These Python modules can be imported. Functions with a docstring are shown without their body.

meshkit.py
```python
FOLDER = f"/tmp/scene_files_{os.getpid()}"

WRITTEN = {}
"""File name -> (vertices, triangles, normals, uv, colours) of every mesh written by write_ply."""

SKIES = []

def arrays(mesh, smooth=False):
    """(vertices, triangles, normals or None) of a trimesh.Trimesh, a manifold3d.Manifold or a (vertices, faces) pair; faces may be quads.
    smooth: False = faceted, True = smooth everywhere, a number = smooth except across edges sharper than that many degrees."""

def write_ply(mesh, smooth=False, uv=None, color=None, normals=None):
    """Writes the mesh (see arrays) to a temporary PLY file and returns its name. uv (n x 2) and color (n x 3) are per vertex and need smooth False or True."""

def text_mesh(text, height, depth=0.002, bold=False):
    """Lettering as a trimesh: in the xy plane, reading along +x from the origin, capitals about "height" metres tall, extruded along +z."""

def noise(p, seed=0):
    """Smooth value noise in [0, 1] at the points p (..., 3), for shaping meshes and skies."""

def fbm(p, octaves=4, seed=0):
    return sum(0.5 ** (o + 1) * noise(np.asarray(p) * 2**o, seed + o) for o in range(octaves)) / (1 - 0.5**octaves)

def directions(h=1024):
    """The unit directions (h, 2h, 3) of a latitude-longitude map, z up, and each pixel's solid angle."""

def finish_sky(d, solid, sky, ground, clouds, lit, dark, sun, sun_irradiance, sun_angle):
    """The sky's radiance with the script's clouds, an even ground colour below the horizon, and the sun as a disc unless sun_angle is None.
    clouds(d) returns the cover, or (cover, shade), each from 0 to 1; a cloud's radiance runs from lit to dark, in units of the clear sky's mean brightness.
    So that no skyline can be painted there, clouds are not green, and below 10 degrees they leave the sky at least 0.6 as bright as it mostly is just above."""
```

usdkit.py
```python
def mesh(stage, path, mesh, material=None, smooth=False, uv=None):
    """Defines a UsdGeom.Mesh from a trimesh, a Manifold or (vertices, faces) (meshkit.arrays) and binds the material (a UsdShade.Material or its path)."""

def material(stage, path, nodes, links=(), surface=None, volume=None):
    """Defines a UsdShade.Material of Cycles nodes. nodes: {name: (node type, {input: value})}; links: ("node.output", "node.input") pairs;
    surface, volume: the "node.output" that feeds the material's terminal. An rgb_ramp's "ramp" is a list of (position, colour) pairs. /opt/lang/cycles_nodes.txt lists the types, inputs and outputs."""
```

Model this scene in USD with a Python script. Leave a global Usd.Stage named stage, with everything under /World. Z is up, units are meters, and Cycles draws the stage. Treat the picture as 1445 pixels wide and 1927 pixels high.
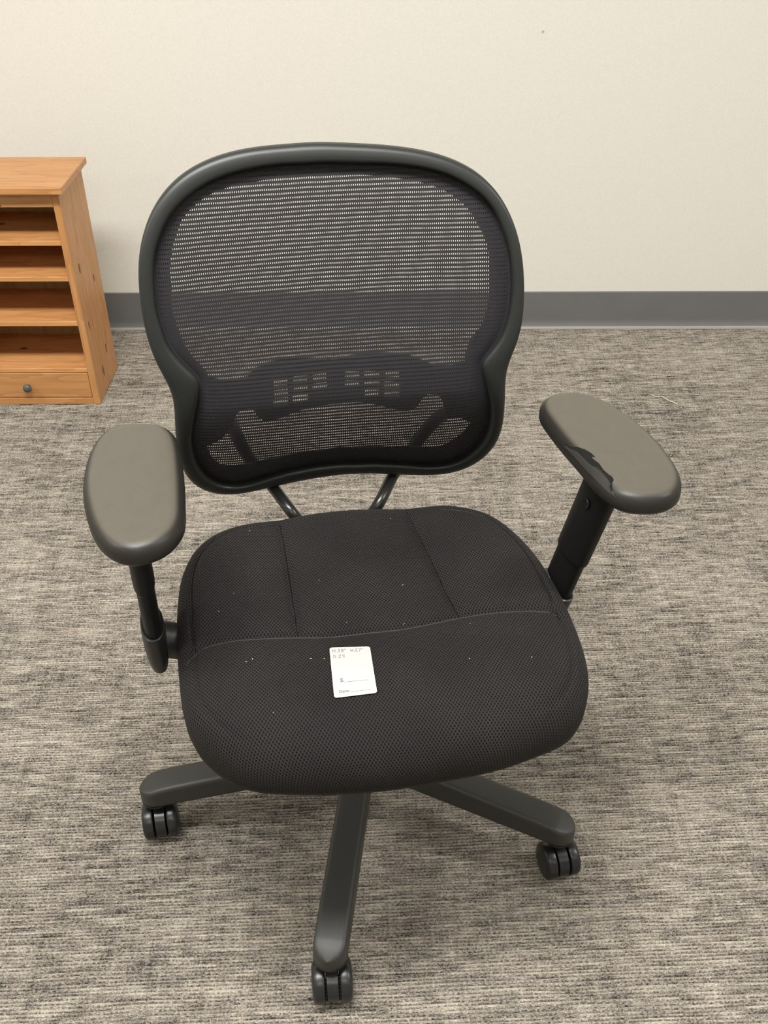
import math
import numpy as np
import trimesh
import shapely
from shapely.geometry import Polygon, LineString, Point
from scipy.interpolate import CubicSpline
from scipy.ndimage import gaussian_filter1d
import usdkit
import meshkit
from pxr import Usd, UsdGeom, UsdLux, Gf, Sdf

rng = np.random.default_rng(7)
stage = Usd.Stage.CreateInMemory()
UsdGeom.SetStageUpAxis(stage, UsdGeom.Tokens.z)
UsdGeom.SetStageMetersPerUnit(stage, 1.0)
UsdGeom.Xform.Define(stage, '/World')
UsdGeom.Scope.Define(stage, '/World/Looks')

# ------------------------------------------------------------------ camera
PITCH, ROLL = math.radians(36.7), math.radians(0.15)
EYE = (0.0, -0.99, 1.295)
cam = UsdGeom.Camera.Define(stage, '/World/camera')
_r = np.array([1.0, 0, 0]); _u = np.array([0, math.sin(PITCH), math.cos(PITCH)]); _f = np.array([0, math.cos(PITCH), -math.sin(PITCH)])
_cr, _sr = math.cos(ROLL), math.sin(ROLL)
_R, _U = _cr * _r - _sr * _u, _sr * _r + _cr * _u
cam.AddTransformOp().Set(Gf.Matrix4d(*_R, 0, *_U, 0, *(-_f), 0, *EYE, 1))
cam.CreateHorizontalApertureAttr(36.0)
cam.CreateVerticalApertureAttr(36.0 * 1927 / 1445)
cam.CreateFocalLengthAttr(36.0 * 1835 / 1445)
cam.CreateClippingRangeAttr(Gf.Vec2f(0.02, 60))
cam.CreateExposureAttr(0.0)

# ------------------------------------------------------------------ lights: the ceiling troffers, with outer lamps added for ambient
def troffer(name, x, y, w, d, power, color=(1.0, 0.985, 0.955)):
    l = UsdLux.RectLight.Define(stage, '/World/' + name)
    l.CreateWidthAttr(w); l.CreateHeightAttr(d)
    l.CreateIntensityAttr(power); l.CreateColorAttr(Gf.Vec3f(*color))
    l.AddTranslateOp().Set(Gf.Vec3d(x, y, 2.685))
LP = 30.0
troffer('ceiling_lamp', -0.35, -0.40, 1.2, 0.5, LP * 1.5)
troffer('ceiling_lamp_001', 0.1, -2.35, 1.2, 0.5, LP * 0.4)
troffer('ceiling_lamp_002', 2.5, -0.40, 1.2, 0.5, LP)  # this and the lamps below: unseen, added for ambient light
troffer('ceiling_lamp_003', -3.0, -0.40, 1.2, 0.5, LP)
troffer('ceiling_lamp_004', 2.5, -2.9, 1.2, 0.5, LP * 0.3)
troffer('ceiling_lamp_005', -3.0, -2.9, 1.2, 0.5, LP * 0.3)

# ------------------------------------------------------------------ helpers
class G:
    """A small builder of node graphs. '@name.output' links."""
    def __init__(self): self.n, self.l, self.k = {}, [], 0
    def __call__(self, kind, out, **inp):
        self.k += 1
        name = f'{kind}_{self.k}'
        vals = {}
        for a, v in inp.items():
            if isinstance(v, str) and v.startswith('@'): self.l.append((v[1:], f'{name}.{a}'))
            else: vals[a] = v
        self.n[name] = (kind, vals)
        return f'@{name}.{out}'
    def math(self, op, a, b=0.0, c=0.0): return self('math', 'value', math_type=op, value1=a, value2=b, value3=c)
    def ramp(self, fac, stops): return self('rgb_ramp', 'color', fac=fac, ramp=stops)
    def noise(self, vec, scale, detail=2.0, rough=0.5): return self('noise_texture', 'fac', vector=vec, scale=scale, detail=detail, roughness=rough)
    def mapping(self, vec, scale=(1, 1, 1), rot=(0, 0, 0), loc=(0, 0, 0)): return self('mapping', 'vector', vector=vec, scale=scale, rotation=rot, location=loc)
    def mixc(self, f, a, b, t='mix'): return self('mix', 'color', mix_type=t, fac=f, color1=a, color2=b)
    def bump(self, h, strength, dist): return self('bump', 'normal', height=h, strength=strength, distance=dist)

def make(name, g, surf):
    return usdkit.material(stage, '/World/Looks/' + name, g.n, g.l, surface=surf[1:])

USED = {}
def numbered(parent, name):
    k = USED.get((parent, name), -1) + 1
    USED[(parent, name)] = k
    return name if k == 0 else f'{name}_{k:03d}'

def tag_it(prim, **kw):
    for k, v in kw.items(): prim.SetCustomDataByKey(k, v)
    return prim

def obj(name, mesh, mat, parent='/World', smooth=40, uv=None, **data):
    parent = str(parent.GetPath()) if hasattr(parent, 'GetPath') else parent
    p = f'{parent}/{numbered(parent, name)}'
    m = usdkit.mesh(stage, p, mesh, mat, smooth=smooth, uv=uv)
    m.CreateDoubleSidedAttr(True)
    return tag_it(m.GetPrim(), **data)

def thing(name, label, cat, loc=(0, 0, 0), rotz=0.0, group=None):
    x = UsdGeom.Xform.Define(stage, '/World/' + numbered('/World', name))
    x.AddTranslateOp().Set(Gf.Vec3d(*map(float, loc))); x.AddRotateZOp().Set(rotz)
    p = tag_it(x.GetPrim(), label=label, category=cat)
    if group: p.SetCustomDataByKey('group', group)
    return p

def box(x0, x1, y0, y1, z0, z1):
    m = trimesh.creation.box((x1 - x0, y1 - y0, z1 - z0)); m.apply_translation(((x0 + x1) / 2, (y0 + y1) / 2, (z0 + z1) / 2))
    return m

def bevel_box(x0, x1, y0, y1, z0, z1, r=0.0012):
    """A box with chamfered edges, as the hull of three boxes."""
    pts = []
    for a in (0, 1, 2):
        d = [r, r, r]; d[a] = 0
        pts.append(box(x0 + d[0], x1 - d[0], y0 + d[1], y1 - d[1], z0 + d[2], z1 - d[2]).vertices)
    return trimesh.convex.convex_hull(np.vstack(pts))

def cat(ms): return trimesh.util.concatenate(ms)

def grid_faces(rows, cols, closed=True):
    f = []
    for i in range(rows - 1):
        for j in range(cols if closed else cols - 1):
            a, b = i * cols + j, i * cols + (j + 1) % cols
            f += [(a, b, b + cols), (a, b + cols, a + cols)]
    return f

def loft(rings, cap0=True, cap1=True):
    """Closed rings of equal length joined; the ends closed by fans."""
    rings = np.asarray(rings, float); m, n = rings.shape[:2]
    v = list(rings.reshape(-1, 3)); f = grid_faces(m, n)
    if cap0:
        v.append(rings[0].mean(0)); k = len(v) - 1
        f += [(k, (j + 1) % n, j) for j in range(n)]
    if cap1:
        v.append(rings[-1].mean(0)); k = len(v) - 1; o = (m - 1) * n
        f += [(k, o + j, o + (j + 1) % n) for j in range(n)]
    t = trimesh.Trimesh(np.array(v), np.array(f), process=False)
    if t.volume < 0: t.invert()
    return t

def tube(path, radius, sides=16, n=40):
    path = np.asarray(path, float)
    s = np.r_[0, np.cumsum(np.linalg.norm(np.diff(path, axis=0), axis=1))]
    q = np.linspace(0, s[-1], n)
    p = CubicSpline(s, path)(q) if len(path) > 2 else np.stack([np.interp(q, s, path[:, k]) for k in range(3)], 1)
    rad = np.full(n, radius) if np.ndim(radius) == 0 else np.interp(q, np.linspace(0, s[-1], len(radius)), radius)
    t = np.gradient(p, axis=0); t /= np.linalg.norm(t, axis=1, keepdims=True)
    up = np.array([0.3, 0.2, 0.93]) if abs(t[0][2]) < 0.9 else np.array([1.0, 0.1, 0])
    rings = []
    for a, d, r in zip(p, t, rad):
        x = np.cross(up, d); x /= np.linalg.norm(x); y = np.cross(d, x); up = y if abs(y @ d) < 0.9 else up
        w = np.linspace(0, 2 * np.pi, sides, endpoint=False)
        rings.append(a + r * (np.cos(w)[:, None] * x + np.sin(w)[:, None] * y))
    return loft(rings)

def lathe(profile, sides=40):
    """(radius, height) profile revolved about z."""
    w = np.linspace(0, 2 * np.pi, sides, endpoint=False)
    return loft([[(r * math.cos(a), r * math.sin(a), z) for a in w] for r, z in profile])

def resample(pts, n, smooth=True):
    pts = np.asarray(pts, float); q = np.vstack([pts, pts[:1]])
    s = np.r_[0, np.cumsum(np.linalg.norm(np.diff(q, axis=0), axis=1))]
    if not smooth:
        w = np.linspace(0, s[-1], n, endpoint=False)
        return np.stack([np.interp(w, s, q[:, k]) for k in range(q.shape[1])], 1)
    c = CubicSpline(s, q, bc_type='periodic')
    return c(np.linspace(0, s[-1], n, endpoint=False))

def slab(outline, levels, z_of=None, n=120, smooth=True):
    """A rounded slab: the plan outline (counted inward by 'inset') at each (inset, z) level."""
    o = resample(np.asarray(outline)[:, :2], n, smooth)
    o = np.stack([gaussian_filter1d(o[:, k], 1.5, mode='wrap') for k in (0, 1)], 1)
    t = np.roll(o, -1, 0) - np.roll(o, 1, 0); nrm = np.stack([t[:, 1], -t[:, 0]], 1); nrm /= np.linalg.norm(nrm, axis=1, keepdims=True)
    area = 0.5 * np.sum(o[:, 0] * np.roll(o[:, 1], -1) - np.roll(o[:, 0], -1) * o[:, 1])
    if area < 0: nrm = -nrm
    rings = []
    for ins, z in levels:
        p = o - nrm * ins
        zz = np.full(n, z) + (z_of(p) if z_of else 0)
        rings.append(np.c_[p, zz])
    return loft(rings)

# ------------------------------------------------------------------ materials
def plastic(name, col, rough, spec=0.5, bump=0.0):
    g = G(); pos = g('geometry', 'position')
    n1 = g.noise(pos, 14, 2)
    c = g.mixc(g.math('multiply', n1, 0.35), col, tuple(min(1, x * 1.5) for x in col))
    kw = {}
    if bump: kw['normal'] = g.bump(g.noise(pos, 1500, 1), bump, 0.0004)
    return make(name, g, g('principled_bsdf', 'BSDF', base_color=c, roughness=rough, specular_ior_level=spec, **kw))

M = {}
M['frame'] = plastic('frame_plastic', (0.0155, 0.0172, 0.0162), 0.42, 0.5, 0.25)
M['bracket'] = plastic('bracket_plastic', (0.014, 0.0145, 0.013), 0.42, 0.5, 0.25)
M['base'] = plastic('base_plastic', (0.030, 0.0295, 0.0265), 0.45, 0.5, 0.35)
M['black'] = plastic('black_plastic', (0.005, 0.005, 0.0048), 0.5, 0.3)
M['wheel'] = plastic('wheel_plastic', (0.013, 0.0135, 0.0135), 0.33, 0.5)
M['gloss'] = plastic('gloss_tube', (0.012, 0.012, 0.011), 0.28, 0.5)
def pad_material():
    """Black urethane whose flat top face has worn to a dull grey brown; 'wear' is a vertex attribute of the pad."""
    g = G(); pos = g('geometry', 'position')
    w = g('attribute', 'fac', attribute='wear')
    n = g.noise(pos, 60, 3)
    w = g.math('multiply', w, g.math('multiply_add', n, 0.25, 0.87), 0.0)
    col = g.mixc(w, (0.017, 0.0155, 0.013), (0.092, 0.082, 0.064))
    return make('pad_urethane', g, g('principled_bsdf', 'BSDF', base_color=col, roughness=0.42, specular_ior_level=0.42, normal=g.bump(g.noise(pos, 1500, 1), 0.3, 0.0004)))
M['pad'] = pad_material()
M['foam'] = plastic('torn_foam', (0.006, 0.006, 0.0055), 0.8, 0.2, 0.8)
M['skin'] = plastic('torn_skin', (0.020, 0.019, 0.0155), 0.55, 0.4, 0.4)
M['border'] = plastic('border_fabric', (0.038, 0.036, 0.039), 0.8, 0.2)
M['plate'] = plastic('plate_plastic', (0.010, 0.010, 0.0105), 0.5, 0.3)
M['metal'] = plastic('column_steel', (0.03, 0.03, 0.03), 0.3, 0.6)

def cell(g, uv, au, av, offset=False):
    """Position in a cell (0..1) of a grid of au x av metres."""
    x = g('separate_xyz', 'x', vector=uv); sx = x.split('.')[0]
    y = sx + '.y'
    return g.math('fraction', g.math('divide', x, au)), g.math('fraction', g.math('divide', y, av)), x, y

def mesh_material():
    g = G(); uv = g('texture_coordinate', 'UV')
    w = g.noise(uv, 22, 1)                              # the weave wanders a little
    x = g('separate_xyz', 'x', vector=uv); y = x.split('.')[0] + '.y'
    yy = g.math('add', y, g.math('multiply', g.math('subtract', w, 0.5), 0.0016))
    fx = g.math('fraction', g.math('divide', x, 0.0026)); fy = g.math('fraction', g.math('divide', yy, 0.0054))
    hx = g.math('less_than', g.math('absolute', g.math('subtract', fx, 0.5)), 0.225)
    hy = g.math('less_than', g.math('absolute', g.math('subtract', fy, 0.5)), 0.19)
    hole = g.math('multiply', hx, hy)
    fine = g.math('multiply', g.math('sine', g.math('multiply', x, 2 * math.pi / 0.0026)), g.math('sine', g.math('multiply', yy, 2 * math.pi / 0.0018)))
    col = g.ramp(g.math('multiply_add', fine, 0.5, 0.5), [(0, (0.017, 0.016, 0.0175)), (1, (0.046, 0.043, 0.047))])
    p = g('principled_bsdf', 'BSDF', base_color=col, roughness=0.75, specular_ior_level=0.25, normal=g.bump(fine, 0.5, 0.0006))
    t = g('transparent_bsdf', 'BSDF', color=(1, 1, 1))
    return make('back_mesh', g, g('mix_closure', 'closure', fac=hole, closure1=p, closure2=t))
M['mesh'] = mesh_material()

def seat_material():
    g = G(); uv = g('texture_coordinate', 'UV')
    w = g.noise(uv, 30, 2)
    x = g('separate_xyz', 'x', vector=uv); y = x.split('.')[0] + '.y'
    wob = g.math('multiply', g.math('subtract', w, 0.5), 0.0012)
    cx = g.math('cosine', g.math('multiply', g.math('add', x, wob), 2 * math.pi / 0.0043))
    cy = g.math('cosine', g.math('multiply', g.math('subtract', y, wob), 2 * math.pi / 0.0060))
    d = g.math('multiply', cx, cy)
    hole = g('map_range', 'result', range_type='smoothstep', value=d, from_min=0.05, from_max=0.55, to_min=0, to_max=1, clamp=True)
    wear = g.noise(uv, 9, 3)
    cloth = g.ramp(wear, [(0.3, (0.0165, 0.0146, 0.0143)), (0.7, (0.0255, 0.0227, 0.0220))])
    col = g.mixc(hole, cloth, (0.0022, 0.002, 0.002))
    return make('seat_mesh_fabric', g, g('principled_bsdf', 'BSDF', base_color=col, roughness=0.8, specular_ior_level=0.16, sheen_weight=0.02, sheen_roughness=0.5, sheen_tint=(0.9, 0.85, 0.8),
                                         normal=g.bump(g.math('multiply', hole, -1.0), 0.7, 0.0012)))
M['seat'] = seat_material()
M['seam'] = plastic('seam_highlight', (0.040, 0.036, 0.034), 0.8, 0.2)  # lighter than the cloth: the crease highlight of the cross seam, painted

ROW, ROT = 0.0053, math.radians(2.4)          # carpet rows: pitch and their small turn to the wall
def carpet_material():
    g = G(); pos = g('geometry', 'position')
    p = g.mapping(pos, rot=(0, 0, -ROT))
    y = g('separate_xyz', 'y', vector=p); x = y.split('.')[0] + '.x'
    row = g.math('floor', g.math('divide', y, ROW))
    gap = g('map_range', 'result', value=g('separate_xyz', 'z', vector=pos), from_min=-0.0026, from_max=-0.0011, to_min=1, to_max=0, clamp=True)
    def along(scale, rows, k, detail=1.0):                         # a value that runs along each row on its own
        return g.noise(g('combine_xyz', 'vector', x=g.math('multiply', x, scale), y=g.math('multiply', rows, k), z=0.0), 1.0, detail)
    a = along(22, row, 5.37)                                      # long yarn runs
    q = g('combine_xyz', 'vector', x=x, y=y, z=0.0)
    b = g.noise(g.mapping(q, scale=(240, 430, 1)), 1.0, 2.0, 0.6)  # single loops
    f = g.noise(g.mapping(q, scale=(420, 700, 1)), 1.0, 1.0)      # fibres
    c = g.noise(g.mapping(q, scale=(2.5, 26, 1)), 1.0, 2.0)       # bands
    e = g.noise(g.mapping(q, scale=(95, 7, 1), loc=(3, 1, 0)), 1.0, 2.0)   # faint warp lines
    bl = g.noise(p, 3.2, 2)
    s = g.math('multiply_add', a, 0.95, g.math('multiply', b, 1.0))
    s = g.math('multiply_add', f, 0.72, s)
    s = g.math('multiply_add', c, 0.30, s)
    s = g.math('multiply_add', e, 0.30, s)
    s = g.math('multiply_add', bl, 0.30, s)                       # mean 1.72
    v = g('map_range', 'result', value=s, from_min=1.40, from_max=2.22, to_min=0, to_max=1, clamp=True)
    tint = along(21, row, 9.13)
    light = g.mixc(tint, (0.56, 0.512, 0.452), (0.61, 0.535, 0.415))
    col = g.mixc(v, (0.036, 0.031, 0.027), light)
    col = g.mixc(g.math('multiply', gap, g('map_range', 'result', value=g.math('multiply_add', f, 0.5, b), from_min=0.45, from_max=1.05, to_min=0.95, to_max=0.05, clamp=True)), col, (0.030, 0.026, 0.023))   # dark backing between the rows of loops, valley shade painted in with it
    return make('carpet', g, g('principled_bsdf', 'BSDF', base_color=col, roughness=0.95, specular_ior_level=0.1, sheen_weight=0.5, sheen_roughness=0.35, sheen_tint=(1.0, 0.93, 0.82),
                               normal=g.bump(g.math('multiply_add', f, 0.6, b), 0.8, 0.0025)))
M['carpet'] = carpet_material()

def wall_material(name, col):
    g = G(); pos = g('geometry', 'position')
    n = g.noise(pos, 260, 2, 0.65); big = g.noise(pos, 2.0, 2)
    c = g.mixc(g.math('multiply', n, 0.42), col, tuple(x * 0.62 for x in col))
    c = g.mixc(g.math('multiply', big, 0.05), c, tuple(x * 0.9 for x in col))
    return make(name, g, g('principled_bsdf', 'BSDF', base_color=c, roughness=0.6, specular_ior_level=0.3, normal=g.bump(n, 0.25, 0.001)))
M['wall'] = wall_material('wall_vinyl', (0.86, 0.83, 0.755))
M['ceiling'] = wall_material('ceiling_tile', (0.80, 0.79, 0.76))
M['cove'] = plastic('cove_vinyl', (0.150, 0.148, 0.146), 0.5, 0.4)
M['toe'] = plastic('lit_cove_toe', (0.40, 0.375, 0.345), 0.5, 0.4)  # paler than the cove: light caught by the toe curve, put into the colour
M['scuff'] = plastic('wall_scuff', (0.45, 0.42, 0.37), 0.7, 0.2)

def wood(name, axis, seed, tone=1.0, cols=None):
    """Oiled pine, the grain along an axis."""
    g = G(); pos = g('geometry', 'position')
    sc = [9.0, 9.0, 9.0]; sc['xyz'.index(axis)] = 0.9
    q = g.mapping(pos, scale=tuple(sc), loc=(seed * 1.7, seed * 2.3, seed * 0.9))
    n = g.noise(q, 2.2, 3, 0.55)
    ring = g.math('fraction', g.math('multiply', n, 7.0))
    sf = [160.0, 160.0, 160.0]; sf['xyz'.index(axis)] = 5.0
    fine = g.noise(g.mapping(pos, scale=tuple(sf)), 1.0, 2)
    f = g.math('multiply_add', ring, 0.5, g.math('multiply', fine, 0.5))
    k = lambda c: tuple(x * tone for x in c)
    cols = cols or ((0.57, 0.298, 0.117), (0.52, 0.252, 0.092), (0.42, 0.182, 0.062))
    col = g.ramp(f, [(0.15, k(cols[0])), (0.55, k(cols[1])), (0.9, k(cols[2]))])
    return make(name, g, g('principled_bsdf', 'BSDF', base_color=col, roughness=0.42, specular_ior_level=0.45, normal=g.bump(fine, 0.08, 0.0006)))
M['wood_top'] = wood('pine_top', 'x', 1)
M['wood_shelf'] = wood('pine_shelf', 'x', 3, 1.15)
M['wood_rail'] = wood('pine_rail', 'x', 5)
M['wood_side'] = wood('pine_side', 'z', 2)
M['wood_back'] = wood('pine_back', 'z', 6, 1.25, ((0.36, 0.245, 0.098), (0.31, 0.205, 0.080), (0.25, 0.155, 0.058)))
M['knot'] = plastic('pine_knot', (0.17, 0.065, 0.026), 0.5, 0.4)
M['knob'] = plastic('pewter_knob', (0.085, 0.082, 0.070), 0.38, 0.6)
M['card'] = plastic('white_card', (0.435, 0.43, 0.41), 0.6, 0.3)
M['pencil'] = plastic('pencil_lead', (0.16, 0.155, 0.15), 0.6, 0.3)
M['ink'] = plastic('grey_print', (0.15, 0.148, 0.14), 0.6, 0.3)
M['thread'] = plastic('white_thread', (0.85, 0.82, 0.74), 0.7, 0.2)

# ------------------------------------------------------------------ the room
WY = 1.664
def carpet_rows():
    """The ribbed loop pile around the chair: each row of loops a rounded ridge whose height wanders; plain carpet beyond."""
    xs = np.arange(-1.75, 1.76, 0.035); k0, k1 = int(-1.55 / ROW), int(1.80 / ROW)
    fr = np.array([0.0, 0.14, 0.30, 0.5, 0.70, 0.86])
    ys = (np.arange(k0, k1)[:, None] + fr[None]).ravel() * ROW
    rid = np.repeat(np.arange(k0, k1), len(fr)); ff = np.tile(fr, k1 - k0)
    X, Y = np.meshgrid(xs, ys)
    w = meshkit.noise(np.stack([X * 18, np.repeat(rid[:, None], len(xs), 1) * 3.3, 0 * X], -1))
    w2 = meshkit.noise(np.stack([X * 12, Y * 60, 0 * X + 4.0], -1))
    Z = -0.0032 * (0.7 + 0.5 * w) * np.abs(2 * ff[:, None] - 1) ** 1.7 - 0.0008 * w * (ff[:, None] > 0)
    Y = Y + (w2 - 0.5) * 0.0034
    c, s = math.cos(ROT), math.sin(ROT)
    v = np.stack([c * X - s * Y, s * X + c * Y, Z], -1).reshape(-1, 3)
    m = trimesh.Trimesh(v, grid_faces(len(ys), len(xs), False), process=False)
    under = box(-4.6, 4.6, -5.0, WY + 0.1, -0.1, -0.0045)
    return cat([m, under])
obj('floor', carpet_rows(), M['carpet'], smooth=True, kind='structure', label='grey and beige streaked loop pile carpet')
wb = obj('wall_back', box(-4.6, 4.6, WY, WY + 0.1, 0, 2.7), M['wall'], kind='structure', label='cream speckled vinyl wall behind the chair')
obj('scuff', trimesh.creation.cylinder(0.0035, 0.0006, sections=9, transform=trimesh.transformations.translation_matrix((0.398, WY, 0.803)) @ trimesh.transformations.rotation_matrix(math.pi / 2, (1, 0, 0))), M['scuff'], wb)
obj('wall_left', box(-4.7, -4.6, -5.1, WY + 0.1, 0, 2.7), M['wall'], kind='structure')
obj('wall_right', box(4.6, 4.7, -5.1, WY + 0.1, 0, 2.7), M['wall'], kind='structure')
obj('wall_front', box(-4.6, 4.6, -5.1, -5.0, 0, 2.7), M['wall'], kind='structure')
obj('ceiling', box(-4.7, 4.7, -5.1, WY + 0.1, 2.7, 2.8), M['ceiling'], kind='structure')
cove = [(0.0, 0.008), (-0.010, 0.008), (-0.0085, 0.010), (-0.0045, 0.018), (-0.0032, 0.030), (-0.0032, 0.1125), (-0.0018, 0.1145), (0, 0.1145)]
def strip(profile, x0, x1):
    n = len(profile); v = [(x, WY + a, z) for x in (x0, x1) for a, z in profile]
    f = [(i, (i + 1) % n, n + (i + 1) % n) for i in range(n)] + [(i, n + (i + 1) % n, n + i) for i in range(n)]
    m = trimesh.Trimesh(v, f, process=False)
    cap = trimesh.creation.triangulate_polygon(Polygon(profile), engine='earcut')
    for x in (x0, x1):
        m = cat([m, trimesh.Trimesh([(x, WY + a, z) for a, z in cap[0]], cap[1], process=False)])
    return m
bb = obj('baseboard_back', strip(cove, -4.6, 4.6), M['cove'], smooth=30, kind='structure', label='grey vinyl cove base along the wall')
obj('toe_strip', strip([(0, 0), (-0.0125, 0), (-0.0115, 0.006), (-0.009, 0.0085), (0, 0.0085)], -4.6, 4.6), M['toe'], bb, smooth=30, label='pale toe edge of the cove base')

# ------------------------------------------------------------------ the pine bookcase
BX, BY0, BY1, BH = -0.739, 1.221, 1.426, 0.573
BW, ST = 0.352, 0.017
BL = BX - BW
KNOTS = [(1.267,0.354,0.005,0.011),(1.365,0.289,0.004,0.009),(1.253,0.209,0.003,0.009),(1.355,0.094,0.004,0.011),(1.297,0.059,0.005,0.013)]
SHELVES = [(0.428,0.440),(0.339,0.351),(0.222,0.234),(0.092,0.104)]
SHELF_KNOTS = [(-0.93,1.335,0.440),(-0.96,1.30,0.351),(-0.95,1.335,0.104)]
case = thing('bookcase', 'small orange pine bookcase with open shelves and a drawer standing near the wall', 'bookcase', (BX - BW / 2, (BY0 + BY1) / 2, 0))
off = np.array([BX - BW / 2, (BY0 + BY1) / 2, 0])
def wd(name, m, mat, parent=case, smooth=False, **kw):
    m = m.copy(); m.apply_translation(-off)
    return obj(name, m, mat, parent, smooth=smooth, **kw)
wd('top', bevel_box(BL - 0.017, BX + 0.017, BY0 - 0.025, BY1, BH - 0.016, BH, 0.0015), M['wood_top'])
for x0 in (BX - ST, BL):
    s = wd('side_panel', bevel_box(x0, x0 + ST, BY0, BY1, 0, BH - 0.016, 0.0012), M['wood_side'])
    if x0 > BL + 0.1:
        for (y, z, ry, rz) in KNOTS:
            e = trimesh.creation.cylinder(1.0, 0.0006, sections=20); e.apply_transform(trimesh.transformations.rotation_matrix(math.pi / 2, (0, 1, 0)))
            e.apply_scale((1, ry * 1.2, rz * 1.2)); e.apply_translation((BX, y, z))
            wd('knot', e, M['knot'], s, smooth=30)
hr = wd('header_rail', bevel_box(BL + ST, BX - ST, BY0 + 0.001, BY0 + 0.018, 0.520, BH - 0.016, 0.001), M['wood_rail'])
def flat_knot(centre, axis, r1, r2, parent):
    e = trimesh.creation.cylinder(1.0, 0.0006, sections=20)
    if axis == 'y': e.apply_transform(trimesh.transformations.rotation_matrix(math.pi / 2, (1, 0, 0))); e.apply_scale((r1, 1, r2))
    else: e.apply_scale((r1, r2, 1))
    e.apply_translation(centre); wd('knot', e, M['knot'], parent, smooth=30)
flat_knot((-0.885, BY0 + 0.001, 0.524), 'y', 0.010, 0.0034, hr)
for z0, z1 in SHELVES:
    sh = wd('shelf', bevel_box(BL + ST, BX - ST, BY0 + 0.002, BY1 - 0.006, z0, z1, 0.001), M['wood_shelf'])
    for kx, ky, kz in SHELF_KNOTS:
        if abs(kz - z1) < 0.002: flat_knot((kx, ky, z1), 'z', 0.010, 0.006, sh)
wd('back_panel', box(BL + ST, BX - ST, BY1 - 0.006, BY1 - 0.001, 0.02, BH - 0.016), M['wood_back'])
wd('bottom_rail', bevel_box(BL + ST, BX - ST, BY0 + 0.001, BY1 - 0.006, 0.0, 0.019, 0.001), M['wood_rail'])
dr = wd('drawer', cat([bevel_box(BL + ST + 0.0012, BX - ST - 0.0012, BY0 + 0.0015, BY0 + 0.016, 0.0205, 0.0908, 0.0016), box(BL + ST + 0.006, BX - ST - 0.006, BY0 + 0.016, BY1 - 0.012, 0.023, 0.082)]), M['wood_rail'])
kn = lathe([(0.0035, 0), (0.0033, 0.006), (0.0050, 0.0085), (0.0082, 0.011), (0.0092, 0.0145), (0.0082, 0.018), (0.0050, 0.0203), (0.0015, 0.021)], 28)
kn.apply_scale((1.22, 1.22, 1)); kn.apply_transform(trimesh.transformations.rotation_matrix(math.pi / 2, (1, 0, 0))); kn.apply_translation((-0.915, BY0 + 0.0015, 0.055))
wd('knob', kn, M['knob'], dr, smooth=60, label='dark pewter knob')

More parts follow.
